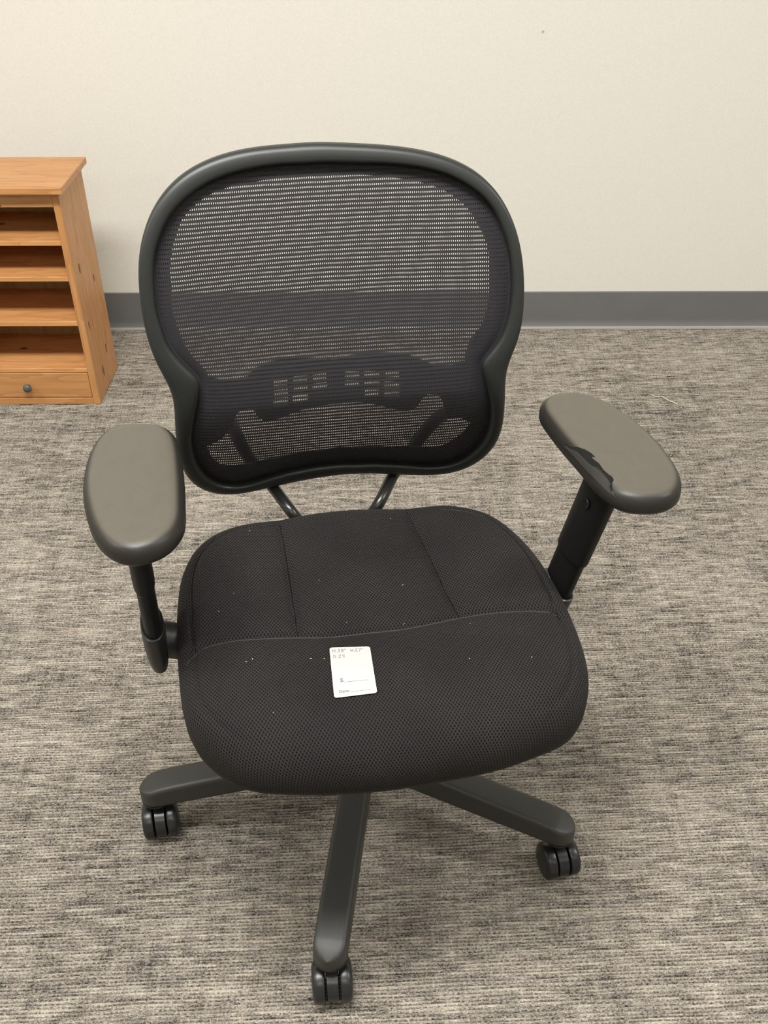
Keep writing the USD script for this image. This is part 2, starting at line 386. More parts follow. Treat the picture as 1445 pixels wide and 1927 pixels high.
# ------------------------------------------------------------------ the office chair (local x across, y to its back)
CHAIR, YAW = (-0.035, 0.0, 0.0), 8.5
chair = thing('office_chair', 'black swivel office chair with mesh back and worn grey armrests on five casters', 'chair', CHAIR, YAW)
UC = -0.0008
FRAME_OUTER = [(0.0168,0.9458),(-0.0484,0.9467),(-0.098,0.9454),(-0.1266,0.9418),(-0.1518,0.9351),(-0.1734,0.9266),(-0.1902,0.9166),(-0.2046,0.903),(-0.2179,0.8867),(-0.2269,0.8699),(-0.2335,0.853),(-0.2381,0.835),(-0.2403,0.8135),(-0.2408,0.7913),(-0.2405,0.7654),(-0.2378,0.7417),(-0.2294,0.707),(-0.2233,0.6928),(-0.2171,0.6796),(-0.2155,0.6651),(-0.2171,0.6424),(-0.2211,0.6088),(-0.2228,0.5722),(-0.221,0.5364),(-0.2158,0.5136),(-0.2057,0.4921),(-0.191,0.4777),(-0.1717,0.4671),(-0.1535,0.4636),(-0.1307,0.466),(-0.1053,0.4734),(-0.077,0.4767),(-0.0384,0.4827),(0.0001,0.4852),(0.0301,0.4845),(0.0691,0.479),(0.1078,0.4718),(0.1471,0.4681),(0.1696,0.4725),(0.1922,0.4862),(0.2083,0.5074),(0.2197,0.5314),(0.2241,0.5586),(0.223,0.5993),(0.2198,0.6353),(0.2182,0.6664),(0.2196,0.6794),(0.2274,0.6939),(0.2368,0.7212),(0.2396,0.7485),(0.2398,0.7758),(0.2388,0.803),(0.2332,0.8377),(0.2239,0.8636),(0.2097,0.8884),(0.1916,0.9069),(0.1703,0.9192),(0.1432,0.9292),(0.1166,0.9355),(0.0803,0.9406),(0.0446,0.9439)]
FRAME_INNER = [(0.0148,0.9264),(-0.0292,0.9272),(-0.0684,0.9274),(-0.1003,0.9244),(-0.1291,0.9193),(-0.1546,0.9103),(-0.1768,0.8978),(-0.1942,0.8832),(-0.2066,0.8651),(-0.2146,0.8495),(-0.2192,0.8335),(-0.2218,0.8135),(-0.223,0.7914),(-0.222,0.7654),(-0.2187,0.7534),(-0.216,0.7361),(-0.2096,0.7239),(-0.1975,0.7055),(-0.1833,0.6884),(-0.1819,0.681),(-0.1833,0.6686),(-0.1901,0.6449),(-0.197,0.6213),(-0.2021,0.5994),(-0.2037,0.5781),(-0.2028,0.5571),(-0.1979,0.5309),(-0.1879,0.5079),(-0.1733,0.4922),(-0.152,0.4836),(-0.1296,0.4859),(-0.1045,0.4944),(-0.0766,0.5014),(-0.0387,0.5066),(-0.0009,0.5081),(0.0478,0.5043),(0.0858,0.4982),(0.1244,0.4904),(0.1529,0.4902),(0.1726,0.4984),(0.189,0.5164),(0.201,0.5364),(0.2064,0.5577),(0.2075,0.5833),(0.2053,0.6077),(0.1992,0.6342),(0.1898,0.6643),(0.1869,0.6751),(0.1867,0.6799),(0.1972,0.6935),(0.2085,0.7088),(0.216,0.7245),(0.2221,0.751),(0.2245,0.7768),(0.2232,0.8015),(0.2196,0.826),(0.2112,0.8503),(0.2006,0.8722),(0.1847,0.8888),(0.1646,0.9012),(0.1414,0.9116),(0.1148,0.9179),(0.0784,0.9226),(0.0427,0.9248)]
BAND_INNER = [(0.0146,0.9097),(-0.0552,0.9106),(-0.093,0.9082),(-0.1196,0.9051),(-0.1378,0.9016),(-0.1565,0.8936),(-0.1716,0.8834),(-0.1815,0.8748),(-0.1904,0.8591),(-0.1964,0.8431),(-0.2011,0.8286),(-0.2028,0.8151),(-0.2033,0.8003),(-0.2048,0.7624),(-0.2009,0.7463),(-0.1942,0.7249),(-0.1844,0.7065),(-0.1704,0.6876),(-0.1729,0.6451),(-0.1844,0.5775),(-0.1834,0.5536),(-0.1746,0.5322),(-0.1649,0.524),(-0.1375,0.5213),(-0.1176,0.5255),(-0.0567,0.5343),(-0.0003,0.5366),(0.0457,0.5326),(0.0927,0.5297),(0.1153,0.5258),(0.1484,0.5253),(0.1724,0.5499),(0.1834,0.5715),(0.182,0.6301),(0.174,0.6712),(0.1652,0.682),(0.1753,0.7108),(0.187,0.7212),(0.1964,0.7477),(0.199,0.7737),(0.1993,0.7933),(0.1983,0.8144),(0.1937,0.834),(0.1859,0.8478),(0.1729,0.8681),(0.1605,0.8792),(0.1423,0.8903),(0.1227,0.8972),(0.0972,0.9026),(0.0697,0.9065)]
PLATE = [(-0.1664,0.6798),(-0.1537,0.6717),(-0.1217,0.6739),(-0.1123,0.6836),(-0.0968,0.6889),(-0.0745,0.6953),(-0.0525,0.6941),(-0.0206,0.6887),(-0.0048,0.6868),(0.0141,0.6898),(0.0293,0.6924),(0.064,0.6915),(0.0913,0.6891),(0.0979,0.6851),(0.11,0.6801),(0.1221,0.6739),(0.1293,0.6703),(0.1514,0.6696),(0.1634,0.6748),(0.1754,0.6761),(0.1906,0.6674),(0.1984,0.6256),(0.202,0.566),(0.1858,0.5706),(0.168,0.5836),(0.1517,0.583),(0.1452,0.5984),(0.1399,0.6196),(0.1322,0.6267),(0.1198,0.6272),(0.1136,0.6207),(0.1083,0.6088),(0.1021,0.6014),(0.0912,0.5986),(0.0717,0.6043),(0.0516,0.6124),(0.0281,0.6199),(0.0076,0.6199),(-0.039,0.6189),(-0.064,0.6107),(-0.0854,0.6033),(-0.0943,0.6002),(-0.105,0.6028),(-0.1114,0.6096),(-0.1159,0.6214),(-0.1223,0.6268),(-0.134,0.6264),(-0.1428,0.6147),(-0.147,0.6002),(-0.1625,0.58),(-0.1793,0.5709),(-0.1933,0.5687),(-0.1943,0.6092),(-0.1831,0.6587),(-0.1767,0.679)]
SLOTS = [[(-0.0859,0.6659),(-0.0697,0.6664),(-0.0703,0.6568),(-0.0866,0.6567)], [(-0.0871,0.6495),(-0.0707,0.65),(-0.0713,0.64),(-0.0877,0.64)], [(-0.0879,0.6365),(-0.0715,0.6369),(-0.072,0.6264),(-0.0886,0.6264)], [(-0.0602,0.6669),(-0.0436,0.6674),(-0.0441,0.6578),(-0.0608,0.6576)], [(-0.0612,0.6501),(-0.0445,0.6507),(-0.0447,0.6461),(-0.0615,0.6459)], [(-0.0619,0.638),(-0.045,0.6386),(-0.0455,0.6281),(-0.0624,0.628)], [(-0.0345,0.6671),(-0.0178,0.6679),(-0.0182,0.6592),(-0.0349,0.6588)], [(-0.0351,0.6542),(-0.0183,0.655),(-0.0186,0.6475),(-0.0354,0.6471)], [(0.0095,0.6684),(0.0258,0.6672),(0.0255,0.6577),(0.0093,0.659)], [(0.0092,0.6551),(0.0255,0.6539),(0.0253,0.6463),(0.009,0.6476)], [(0.0354,0.6671),(0.0524,0.666),(0.0523,0.6575),(0.0353,0.6586)], [(0.0352,0.6512),(0.0523,0.65),(0.0522,0.646),(0.0351,0.6472)], [(0.0351,0.6382),(0.0523,0.637),(0.0523,0.6276),(0.0351,0.6289)], [(0.0623,0.6655),(0.0791,0.6645),(0.0791,0.6559),(0.0622,0.6568)], [(0.0622,0.6494),(0.0791,0.6484),(0.0793,0.6388),(0.0622,0.6398)], [(0.0623,0.6363),(0.0793,0.6353),(0.0796,0.6258),(0.0624,0.6269)]]
SEAT = [(-0.2348,0.0087),(-0.2311,0.035),(-0.2223,0.0649),(-0.2103,0.0855),(-0.1939,0.1012),(-0.1736,0.1125),(-0.1486,0.1205),(-0.1177,0.1243),(-0.0966,0.1255),(-0.0653,0.1313),(-0.0229,0.1332),(0.0194,0.1325),(0.0604,0.1287),(0.0882,0.1239),(0.1089,0.1266),(0.138,0.1241),(0.1615,0.1173),(0.1796,0.1072),(0.1976,0.098),(0.2162,0.0728),(0.232,0.0393),(0.2434,0.0005),(0.2504,-0.0427),(0.2546,-0.0797),(0.2561,-0.1105),(0.2549,-0.1533),(0.2518,-0.1906),(0.2476,-0.2182),(0.2404,-0.2423),(0.2339,-0.2574),(0.2193,-0.2778),(0.2019,-0.2893),(0.1873,-0.2851),(0.1642,-0.2937),(0.1229,-0.3044),(0.0904,-0.3083),(0.0575,-0.3099),(0.0159,-0.313),(-0.0255,-0.3131),(-0.0649,-0.3096),(-0.1112,-0.3029),(-0.143,-0.2966),(-0.1745,-0.2861),(-0.1905,-0.2725),(-0.2067,-0.2532),(-0.2204,-0.2363),(-0.2254,-0.2121),(-0.23,-0.1823),(-0.2316,-0.1538),(-0.2346,-0.109),(-0.2363,-0.0665),(-0.236,-0.0294)]
SEAM_CROSS = [(-0.2247,-0.1466),(-0.2205,-0.1331),(-0.2119,-0.1254),(-0.1943,-0.1172),(-0.165,-0.1134),(-0.1268,-0.1156),(-0.0886,-0.1196),(-0.0568,-0.1254),(-0.0049,-0.1249),(0.0409,-0.1253),(0.0884,-0.1191),(0.1127,-0.1151),(0.1503,-0.113),(0.194,-0.1148),(0.2295,-0.1222),(0.2422,-0.13)]
SEAM_LEFT = [(-0.0961,0.1134),(-0.093,0.061),(-0.0908,-0.0176),(-0.0892,-0.0693),(-0.0886,-0.1196)]
SEAM_RIGHT = [(0.0848,0.1134),(0.0925,0.0502),(0.0997,-0.0087),(0.1054,-0.0687),(0.1127,-0.1151)]
PAD_LEFT = [(-0.3147,-0.0494,0.658),(-0.3156,-0.0135,0.658),(-0.3133,0.0216,0.658),(-0.3053,0.0522,0.658),(-0.2928,0.071,0.658),(-0.2734,0.0782,0.658),(-0.2516,0.0762,0.658),(-0.2296,0.0679,0.658),(-0.216,0.0524,0.658),(-0.2088,0.0293,0.658),(-0.2041,-0.0134,0.658),(-0.201,-0.0669,0.658),(-0.2,-0.1042,0.658),(-0.2009,-0.1341,0.658),(-0.2071,-0.1547,0.658),(-0.2196,-0.1704,0.658),(-0.2334,-0.1784,0.658),(-0.2472,-0.1821,0.658),(-0.2611,-0.1799,0.658),(-0.2757,-0.1698,0.658),(-0.2899,-0.1492,0.658),(-0.3008,-0.1208,0.658),(-0.3089,-0.0874,0.658)]
PAD_RIGHT = [(0.241,0.0436,0.658),(0.2449,0.0523,0.658),(0.255,0.0629,0.658),(0.2681,0.0691,0.658),(0.2854,0.0698,0.658),(0.3013,0.0659,0.658),(0.3152,0.0563,0.658),(0.3271,0.0409,0.658),(0.3372,0.0208,0.658),(0.3469,-0.0065,0.658),(0.3549,-0.0364,0.658),(0.3593,-0.0635,0.658),(0.3603,-0.0914,0.658),(0.3601,-0.1143,0.658),(0.3563,-0.1376,0.658),(0.3477,-0.1572,0.658),(0.3363,-0.1699,0.658),(0.3213,-0.1766,0.658),(0.3062,-0.1773,0.658),(0.2914,-0.1743,0.658),(0.2759,-0.1666,0.658),(0.266,-0.153,0.658),(0.2583,-0.131,0.658),(0.2539,-0.1023,0.658),(0.2489,-0.0697,0.658),(0.2429,-0.0337,0.658),(0.2386,0.0064,0.658),(0.2377,0.027,0.658)]
TUBE_LEFT = [(-0.053,0.0686,0.4471),(-0.0746,0.1476,0.4526),(-0.1037,0.2076,0.4684),(-0.1278,0.2294,0.496),(-0.1482,0.2294,0.5531),(-0.1557,0.2154,0.5956)]
TUBE_RIGHT = [(0.0105,0.0894,0.4467),(0.0471,0.1547,0.4461),(0.0819,0.2052,0.4697),(0.1131,0.2207,0.5039),(0.1462,0.2158,0.5518),(0.1636,0.2,0.5888)]
TORN = [(0.2469,-0.0462,0.6658),(0.2503,-0.0585,0.6675),(0.2551,-0.063,0.6708),(0.2623,-0.0726,0.6726),(0.2664,-0.0817,0.673),(0.2661,-0.0883,0.6728),(0.264,-0.0907,0.6724),(0.2681,-0.1053,0.6728),(0.2694,-0.1163,0.6727),(0.2721,-0.1266,0.6729),(0.2739,-0.1322,0.6729),(0.274,-0.1373,0.6727),(0.2698,-0.1425,0.6709),(0.2694,-0.1495,0.6684),(0.2468,-0.0467,0.6655),(0.2501,-0.0591,0.6673),(0.2544,-0.0657,0.67),(0.2594,-0.0759,0.6717),(0.2625,-0.085,0.6722),(0.2631,-0.0921,0.6721),(0.2629,-0.0965,0.6718),(0.2668,-0.1074,0.6725),(0.268,-0.1166,0.6725),(0.2701,-0.1259,0.6726),(0.2716,-0.1327,0.6726),(0.2721,-0.1392,0.6721),(0.2697,-0.1448,0.6703),(0.2697,-0.1511,0.668),(0.2467,-0.047,0.6652),(0.25,-0.0596,0.6671),(0.2541,-0.0678,0.6694),(0.257,-0.0782,0.6705),(0.2594,-0.0871,0.671),(0.2607,-0.0949,0.671),(0.262,-0.1012,0.6712),(0.2659,-0.109,0.6722),(0.2669,-0.1168,0.6722),(0.2684,-0.1251,0.6722),(0.2699,-0.1329,0.6721),(0.2705,-0.1406,0.6715),(0.2698,-0.1466,0.6697),(0.2699,-0.1524,0.6676),(0.2457,-0.0469,0.6633),(0.2488,-0.0595,0.6651),(0.2525,-0.0697,0.6678),(0.2545,-0.0796,0.6681),(0.2562,-0.0882,0.6684),(0.2578,-0.0967,0.6687),(0.26,-0.1051,0.6696),(0.2636,-0.1112,0.6713),(0.2645,-0.1178,0.6713),(0.2657,-0.1254,0.6712),(0.2672,-0.1338,0.671),(0.2681,-0.1421,0.6699),(0.2686,-0.1482,0.6683),(0.2689,-0.1534,0.6658)]
TORN_ROWS = 4
FLAP = [(0.2463,-0.0479,0.6647),(0.2494,-0.0605,0.6665),(0.2534,-0.0701,0.6689),(0.2554,-0.08,0.6692),(0.257,-0.0886,0.6694),(0.2586,-0.0971,0.6698),(0.2608,-0.1055,0.6707),(0.2647,-0.1111,0.6721),(0.2656,-0.1177,0.6721),(0.2668,-0.1253,0.672),(0.2683,-0.1338,0.6718),(0.2692,-0.1422,0.671),(0.2695,-0.1485,0.6693),(0.2696,-0.1541,0.667),(0.2458,-0.0481,0.6638),(0.2484,-0.06,0.6649),(0.2511,-0.0709,0.6665),(0.2529,-0.0807,0.6667),(0.2547,-0.0896,0.6673),(0.2562,-0.0984,0.6675),(0.2581,-0.1071,0.6681),(0.2605,-0.1148,0.6694),(0.2619,-0.1224,0.6694),(0.2635,-0.1309,0.6693),(0.2654,-0.139,0.669),(0.2672,-0.1464,0.6682),(0.2685,-0.1515,0.6673),(0.27,-0.1565,0.6653),(0.2452,-0.0487,0.6625),(0.2473,-0.06,0.6629),(0.2494,-0.0711,0.6632),(0.251,-0.0806,0.6633),(0.2525,-0.0898,0.6634),(0.254,-0.099,0.6637),(0.2555,-0.1083,0.6641),(0.2571,-0.1172,0.6649),(0.2588,-0.126,0.6651),(0.2609,-0.1353,0.665),(0.2631,-0.1432,0.6645),(0.2657,-0.1499,0.664),(0.2677,-0.1541,0.6639),(0.2704,-0.1592,0.6631)]
FLAP_ROWS = 3
POST_LEFT = [(-0.2627,-0.08,0.646),(-0.2627,-0.08,0.43)]
POST_RIGHT = [(0.2808,-0.0992,0.646),(0.2563,-0.0517,0.43)]
SLEEVE_END = {'left': 0.545, 'right': 0.515}
LEG_YAW = -15.1
TAG = [(-0.0534,-0.1518),(-0.0055,-0.1573),(-0.0079,-0.2355),(-0.0566,-0.236)]
THREAD = [(0.71,1.2579,0.003),(0.7151,1.2495,0.003),(0.7319,1.2494,0.003),(0.7391,1.2383,0.003),(0.7498,1.2244,0.003),(0.7638,1.208,0.003)]
SPECKS = [(0.122,-0.1332),(0.1065,-0.1967),(-0.0276,-0.1083),(-0.0536,-0.0256),(-0.1444,-0.1565),(-0.1247,-0.2445),(0.0583,0.0907),(0.0518,-0.0523),(0.1788,-0.206),(-0.1376,0.089),(-0.1629,-0.0401),(-0.1519,-0.1597),(-0.0766,-0.1669),(-0.0612,-0.1692),(-0.182,-0.0692),(0.0419,-0.119)]


back_v = CubicSpline([0.44, 0.50, 0.57, 0.64, 0.68, 0.75, 0.85, 0.95, 1.02], [0.214, 0.190, 0.166, 0.152, 0.153, 0.166, 0.193, 0.226, 0.251])
def back_y(u, z): return back_v(np.clip(z, 0.44, 1.02)) - 0.35 * np.square(u - UC)

NB = 480
BC = np.array([0.0, 0.705])
def polar(pts, n=NB, sm=2.0):
    p = np.asarray(pts) - BC
    a = np.arctan2(p[:, 1], p[:, 0]); r = np.hypot(p[:, 0], p[:, 1])
    o = np.argsort(a); a, r = a[o], r[o]
    w = np.linspace(-np.pi, np.pi, n, endpoint=False)
    rr = np.interp(w, a, r, period=2 * np.pi)
    rr = gaussian_filter1d(rr, sm, mode='wrap')
    return BC + rr[:, None] * np.stack([np.cos(w), np.sin(w)], 1)
PO, PI_, PB = polar(FRAME_OUTER, sm=6.0), polar(FRAME_INNER, sm=2.6), polar(BAND_INNER, sm=2.0)

# frame: a rounded section swept between the two outlines
rings = []
K = 20
for k in range(K):
    w = 2 * math.pi * k / K
    c, s = math.cos(w), math.sin(w)
    t = 0.5 + 0.5 * math.copysign(abs(c) ** 0.75, c)
    d = math.copysign(abs(s) ** 0.8, s)
    p = PI_ + (PO - PI_) * t
    y = back_y(p[:, 0], p[:, 1]) + (-0.009 * d if d > 0 else -0.016 * d)
    rings.append(np.c_[p[:, 0], y, p[:, 1]])
v = np.array(rings).reshape(-1, 3)
f = grid_faces(K, NB) + [((K - 1) * NB + j, (K - 1) * NB + (j + 1) % NB, (j + 1) % NB) for j in range(NB)] + [((K - 1) * NB + j, (j + 1) % NB, j) for j in range(NB)]
fr = trimesh.Trimesh(v, f, process=False)
if fr.volume < 0: fr.invert()
back = obj('back_frame', fr, M['frame'], chair, smooth=50)

# mesh panel, stretched inside the frame, puffed at the lumbar
def panel(t_list, off_fn, outer=PI_, inner=None):
    rr = []
    for t in t_list:
        p = (BC + (outer - BC) * t) if inner is None else inner + (outer - inner) * t
        rr.append(np.c_[p[:, 0], back_y(p[:, 0], p[:, 1]) + off_fn(p, t), p[:, 1]])
    return np.array(rr)
def puff(p, t):
    low = np.clip((0.70 - p[:, 1]) / 0.06, 0, 1)
    return 0.003 - (0.011 * low + 0.001) * (1 - t ** 6) + 0.004 * t ** 20
ts = np.r_[np.linspace(0.02, 0.9, 30), np.linspace(0.92, 1.03, 10)]
rr = panel(ts, puff)
vm = rr.reshape(-1, 3)
# the weave follows the surface: across by x, up by the length along the profile
zz = np.linspace(0.44, 1.02, 400); arc = np.r_[0, np.cumsum(np.hypot(np.diff(zz), np.diff(back_v(zz))))]
uvm = np.c_[vm[:, 0], np.interp(vm[:, 2] - 0.12 * np.square(vm[:, 0]) * np.clip((0.74 - vm[:, 2]) / 0.1, 0, 1), zz, arc)]
fm = [(a, c_, b) for a, b, c_ in grid_faces(len(ts), NB)]
vm = np.vstack([vm, [[0, float(back_y(0, BC[1])) - 0.009 * 0 + 0.003 - 0.001, BC[1]]]]); uvm = np.vstack([uvm, [[0, np.interp(BC[1], zz, arc)]]])
fm += [(len(vm) - 1, j, (j + 1) % NB) for j in range(NB)]
obj('mesh_panel', trimesh.Trimesh(vm, fm, process=False), M['mesh'], chair, smooth=True, uv=uvm, label='see-through dark mesh of the backrest')

# the solid border behind the mesh edge
bo = panel([0, 0.5, 1.3], lambda p, t: np.full(len(p), 0.0070), outer=PI_, inner=PB)
bi = panel([1.3, 0.5, 0], lambda p, t: np.full(len(p), 0.0105), outer=PI_, inner=PB)
obj('mesh_border', loft(np.concatenate([bo, bi, bo[:1]]), False, False), M['border'], chair, smooth=40)

# lumbar plate behind the mesh, with its slots
pl = Polygon(PLATE).buffer(0.003).buffer(-0.003)
pl = pl.buffer(-0.002).buffer(0.002)
for s in SLOTS: pl = pl.difference(Polygon(s).buffer(0.0012, join_style=2))
pm = trimesh.creation.extrude_polygon(pl, 0.004, engine='earcut')
vv, ff = trimesh.remesh.subdivide_to_size(pm.vertices, pm.faces, 0.014)
vv = np.c_[vv[:, 0], back_y(vv[:, 0], vv[:, 1]) + 0.011 + vv[:, 2], vv[:, 1]]
obj('lumbar_plate', trimesh.Trimesh(vv, ff), M['plate'], chair, smooth=30)
for name, T, sgn in (('back_tube', TUBE_LEFT, -1), ('back_tube', TUBE_RIGHT, 1)):
    T = np.array(T); T[-1, 1] -= 0.014
    lead = np.array([[sgn * 0.035, 0.02, 0.383], [T[0, 0], 0.10, 0.386], [T[1, 0] - sgn * 0.014, T[1, 1] - 0.002, 0.425]])
    end = np.array([[T[-1, 0] + sgn * 0.004, T[-1, 1] - 0.015, T[-1, 2] + 0.035]])
    obj(name, tube(np.vstack([lead, T[1:], end]), [0.0085, 0.0085, 0.0085, 0.0088, 0.0095, 0.0105, 0.0105], 20, 70), M['gloss'], chair, smooth=60)

# ---- seat
SC = np.array([0.008, -0.105])
NS = 360
def seat_outline(n=NS):
    p = np.asarray(SEAT) - SC
    a = np.arctan2(p[:, 1], p[:, 0]); r = np.hypot(p[:, 0], p[:, 1]); o = np.argsort(a)
    w = np.linspace(-np.pi, np.pi, n, endpoint=False)
    return w, gaussian_filter1d(np.interp(w, a[o], r[o], period=2 * np.pi), 4, mode='wrap')
SW, SR = seat_outline()
front = np.clip((-np.sin(SW) - 0.45) / 0.35, 0, 1); front = front * front * (3 - 2 * front)
rear = np.clip((np.sin(SW) - 0.55) / 0.3, 0, 1)
ZE = 0.443 - 0.027 * front + 0.012 * rear
WR = 0.034 + 0.050 * front
SEAMS = [LineString(SEAM_CROSS), LineString(SEAM_LEFT), LineString(SEAM_RIGHT)]
def seam_shape(u, v):
    pts = shapely.points(np.c_[u, v])
    d = np.min([s.distance(pts) if False else shapely.distance(s, pts) for s in SEAMS], axis=0)
    return -0.0042 * np.exp(-(d / 0.0055) ** 2) + 0.0055 * (1 - np.exp(-d / 0.035)) - 0.003
def seat_top(u, v):
    z = 0.4715 + 0.0 * u
    side = np.clip((np.abs(u - 0.008) - 0.10) / 0.09, 0, 1)
    z = z + 0.005 * side * np.clip((v + 0.12) / 0.1, 0, 1)
    z = z + 0.003 * np.clip((-0.13 - v) / 0.08, 0, 1)
    return z + seam_shape(u, v)
def seat_ring(d, wob=True):
    """The ring d metres in from the outline."""
    rad = SR - d if d <= 0.09 else (SR - 0.09) * (1 - (d - 0.09) / 0.1702)
    u, v = SC[0] + rad * np.cos(SW), SC[1] + rad * np.sin(SW)
    t = np.clip(d / WR, 0, 1) if d <= 0.09 else np.ones(NS)
    top = seat_top(u, v)
    q = np.sqrt(np.clip(1 - (1 - t) ** 2, 0, 1)) ** (0.95 - 0.1 * front)
    z = ZE + (top - ZE) * q
    z = z - 0.0036 * np.exp(-((d - 0.022) / 0.0035) ** 2) * (1 - front) * np.clip((np.abs(np.cos(SW)) - 0.42) / 0.15, 0, 1)
    return np.c_[u, v, z]
ds = np.r_[np.array([0, 0.0004, 0.0015, 0.003, 0.005, 0.008, 0.011]), np.linspace(0.014, 0.09, 34), np.linspace(0.094, 0.26, 46)]
top_rings = [seat_ring(d) for d in ds]
low = []
for ins, dz in ((0.03, -0.048), (0.012, -0.044), (0.004, -0.034), (0.0005, -0.016)):
    rad = SR - ins; z = ZE + dz * (1 - 0.55 * front)
    low.append(np.c_[SC[0] + rad * np.cos(SW), SC[1] + rad * np.sin(SW), z])
rings = np.array(low + top_rings)
arcl = np.zeros(rings.shape[:2]); 
for i in range(len(rings) - 2, -1, -1): arcl[i] = arcl[i + 1] + np.linalg.norm(rings[i + 1] - rings[i], axis=1)
nl, nr = rings.shape[:2]
seat_uv = np.stack([SC[0] + arcl * np.cos(SW), SC[1] + arcl * np.sin(SW)], -1).reshape(-1, 2)
sv = np.vstack([rings.reshape(-1, 3), [[SC[0], SC[1], rings[0][:, 2].mean()]]]); seat_uv = np.vstack([seat_uv, [SC]])
sf = grid_faces(nl, nr) + [(nl * nr, (j + 1) % nr, j) for j in range(nr)]
seat = obj('seat', trimesh.Trimesh(sv, sf, process=False), M['seat'], chair, smooth=True, uv=seat_uv)
from scipy.spatial import cKDTree
_tree = cKDTree(np.array(top_rings).reshape(-1, 3)[:, :2]); _tz = np.array(top_rings).reshape(-1, 3)[:, 2]
def seat_z(u, v):
    d, i = _tree.query(np.c_[u, v], k=4); w = 1 / (d + 1e-4)
    return (w * _tz[i]).sum(1) / w.sum(1)
def cord(line, r, lift):
    p = resample(np.array(line), 10) if False else np.array(line)
    s = np.r_[0, np.cumsum(np.linalg.norm(np.diff(p, axis=0), axis=1))]; q = np.linspace(0, s[-1], 60)
    p = np.stack([np.interp(q, s, p[:, 0]), np.interp(q, s, p[:, 1])], 1)
    p = np.stack([gaussian_filter1d(p[:, k], 1.5, mode='nearest') for k in (0, 1)], 1)
    return tube(np.c_[p, seat_z(p[:, 0], p[:, 1]) + lift], r, 6, 60)
for line in (SEAM_CROSS, SEAM_LEFT, SEAM_RIGHT):
    obj('seam', cord(line, 0.0011, -0.0002 if line is SEAM_CROSS else -0.0006), M['seam'] if line is SEAM_CROSS else M['seat'], seat, smooth=60)

for a0, a1 in ((-8, 62), (118, 188)):                  # the welt along the side edges
    k_ = np.arange(int(round((a0 + 180) * NS / 360)), int(round((a1 + 180) * NS / 360))) % NS
    wl = seat_ring(0.0215)[k_] + [0, 0, 0.0004]
    obj('seam', tube(wl[::4], 0.0013, 6, 60), M['black'], seat, smooth=60)

# ---- under the seat
obj('tilt_mechanism', cat([bevel_box(-0.085, 0.085, -0.11, 0.10, 0.352, 0.400, 0.008), bevel_box(-0.045, 0.045, -0.05, 0.06, 0.322, 0.356, 0.006)]), M['black'], chair, smooth=30)
obj('gas_column', lathe([(0.025, 0.09), (0.025, 0.215), (0.0265, 0.218), (0.0265, 0.225), (0.014, 0.226), (0.014, 0.335)], 32), M['metal'], chair, smooth=30)

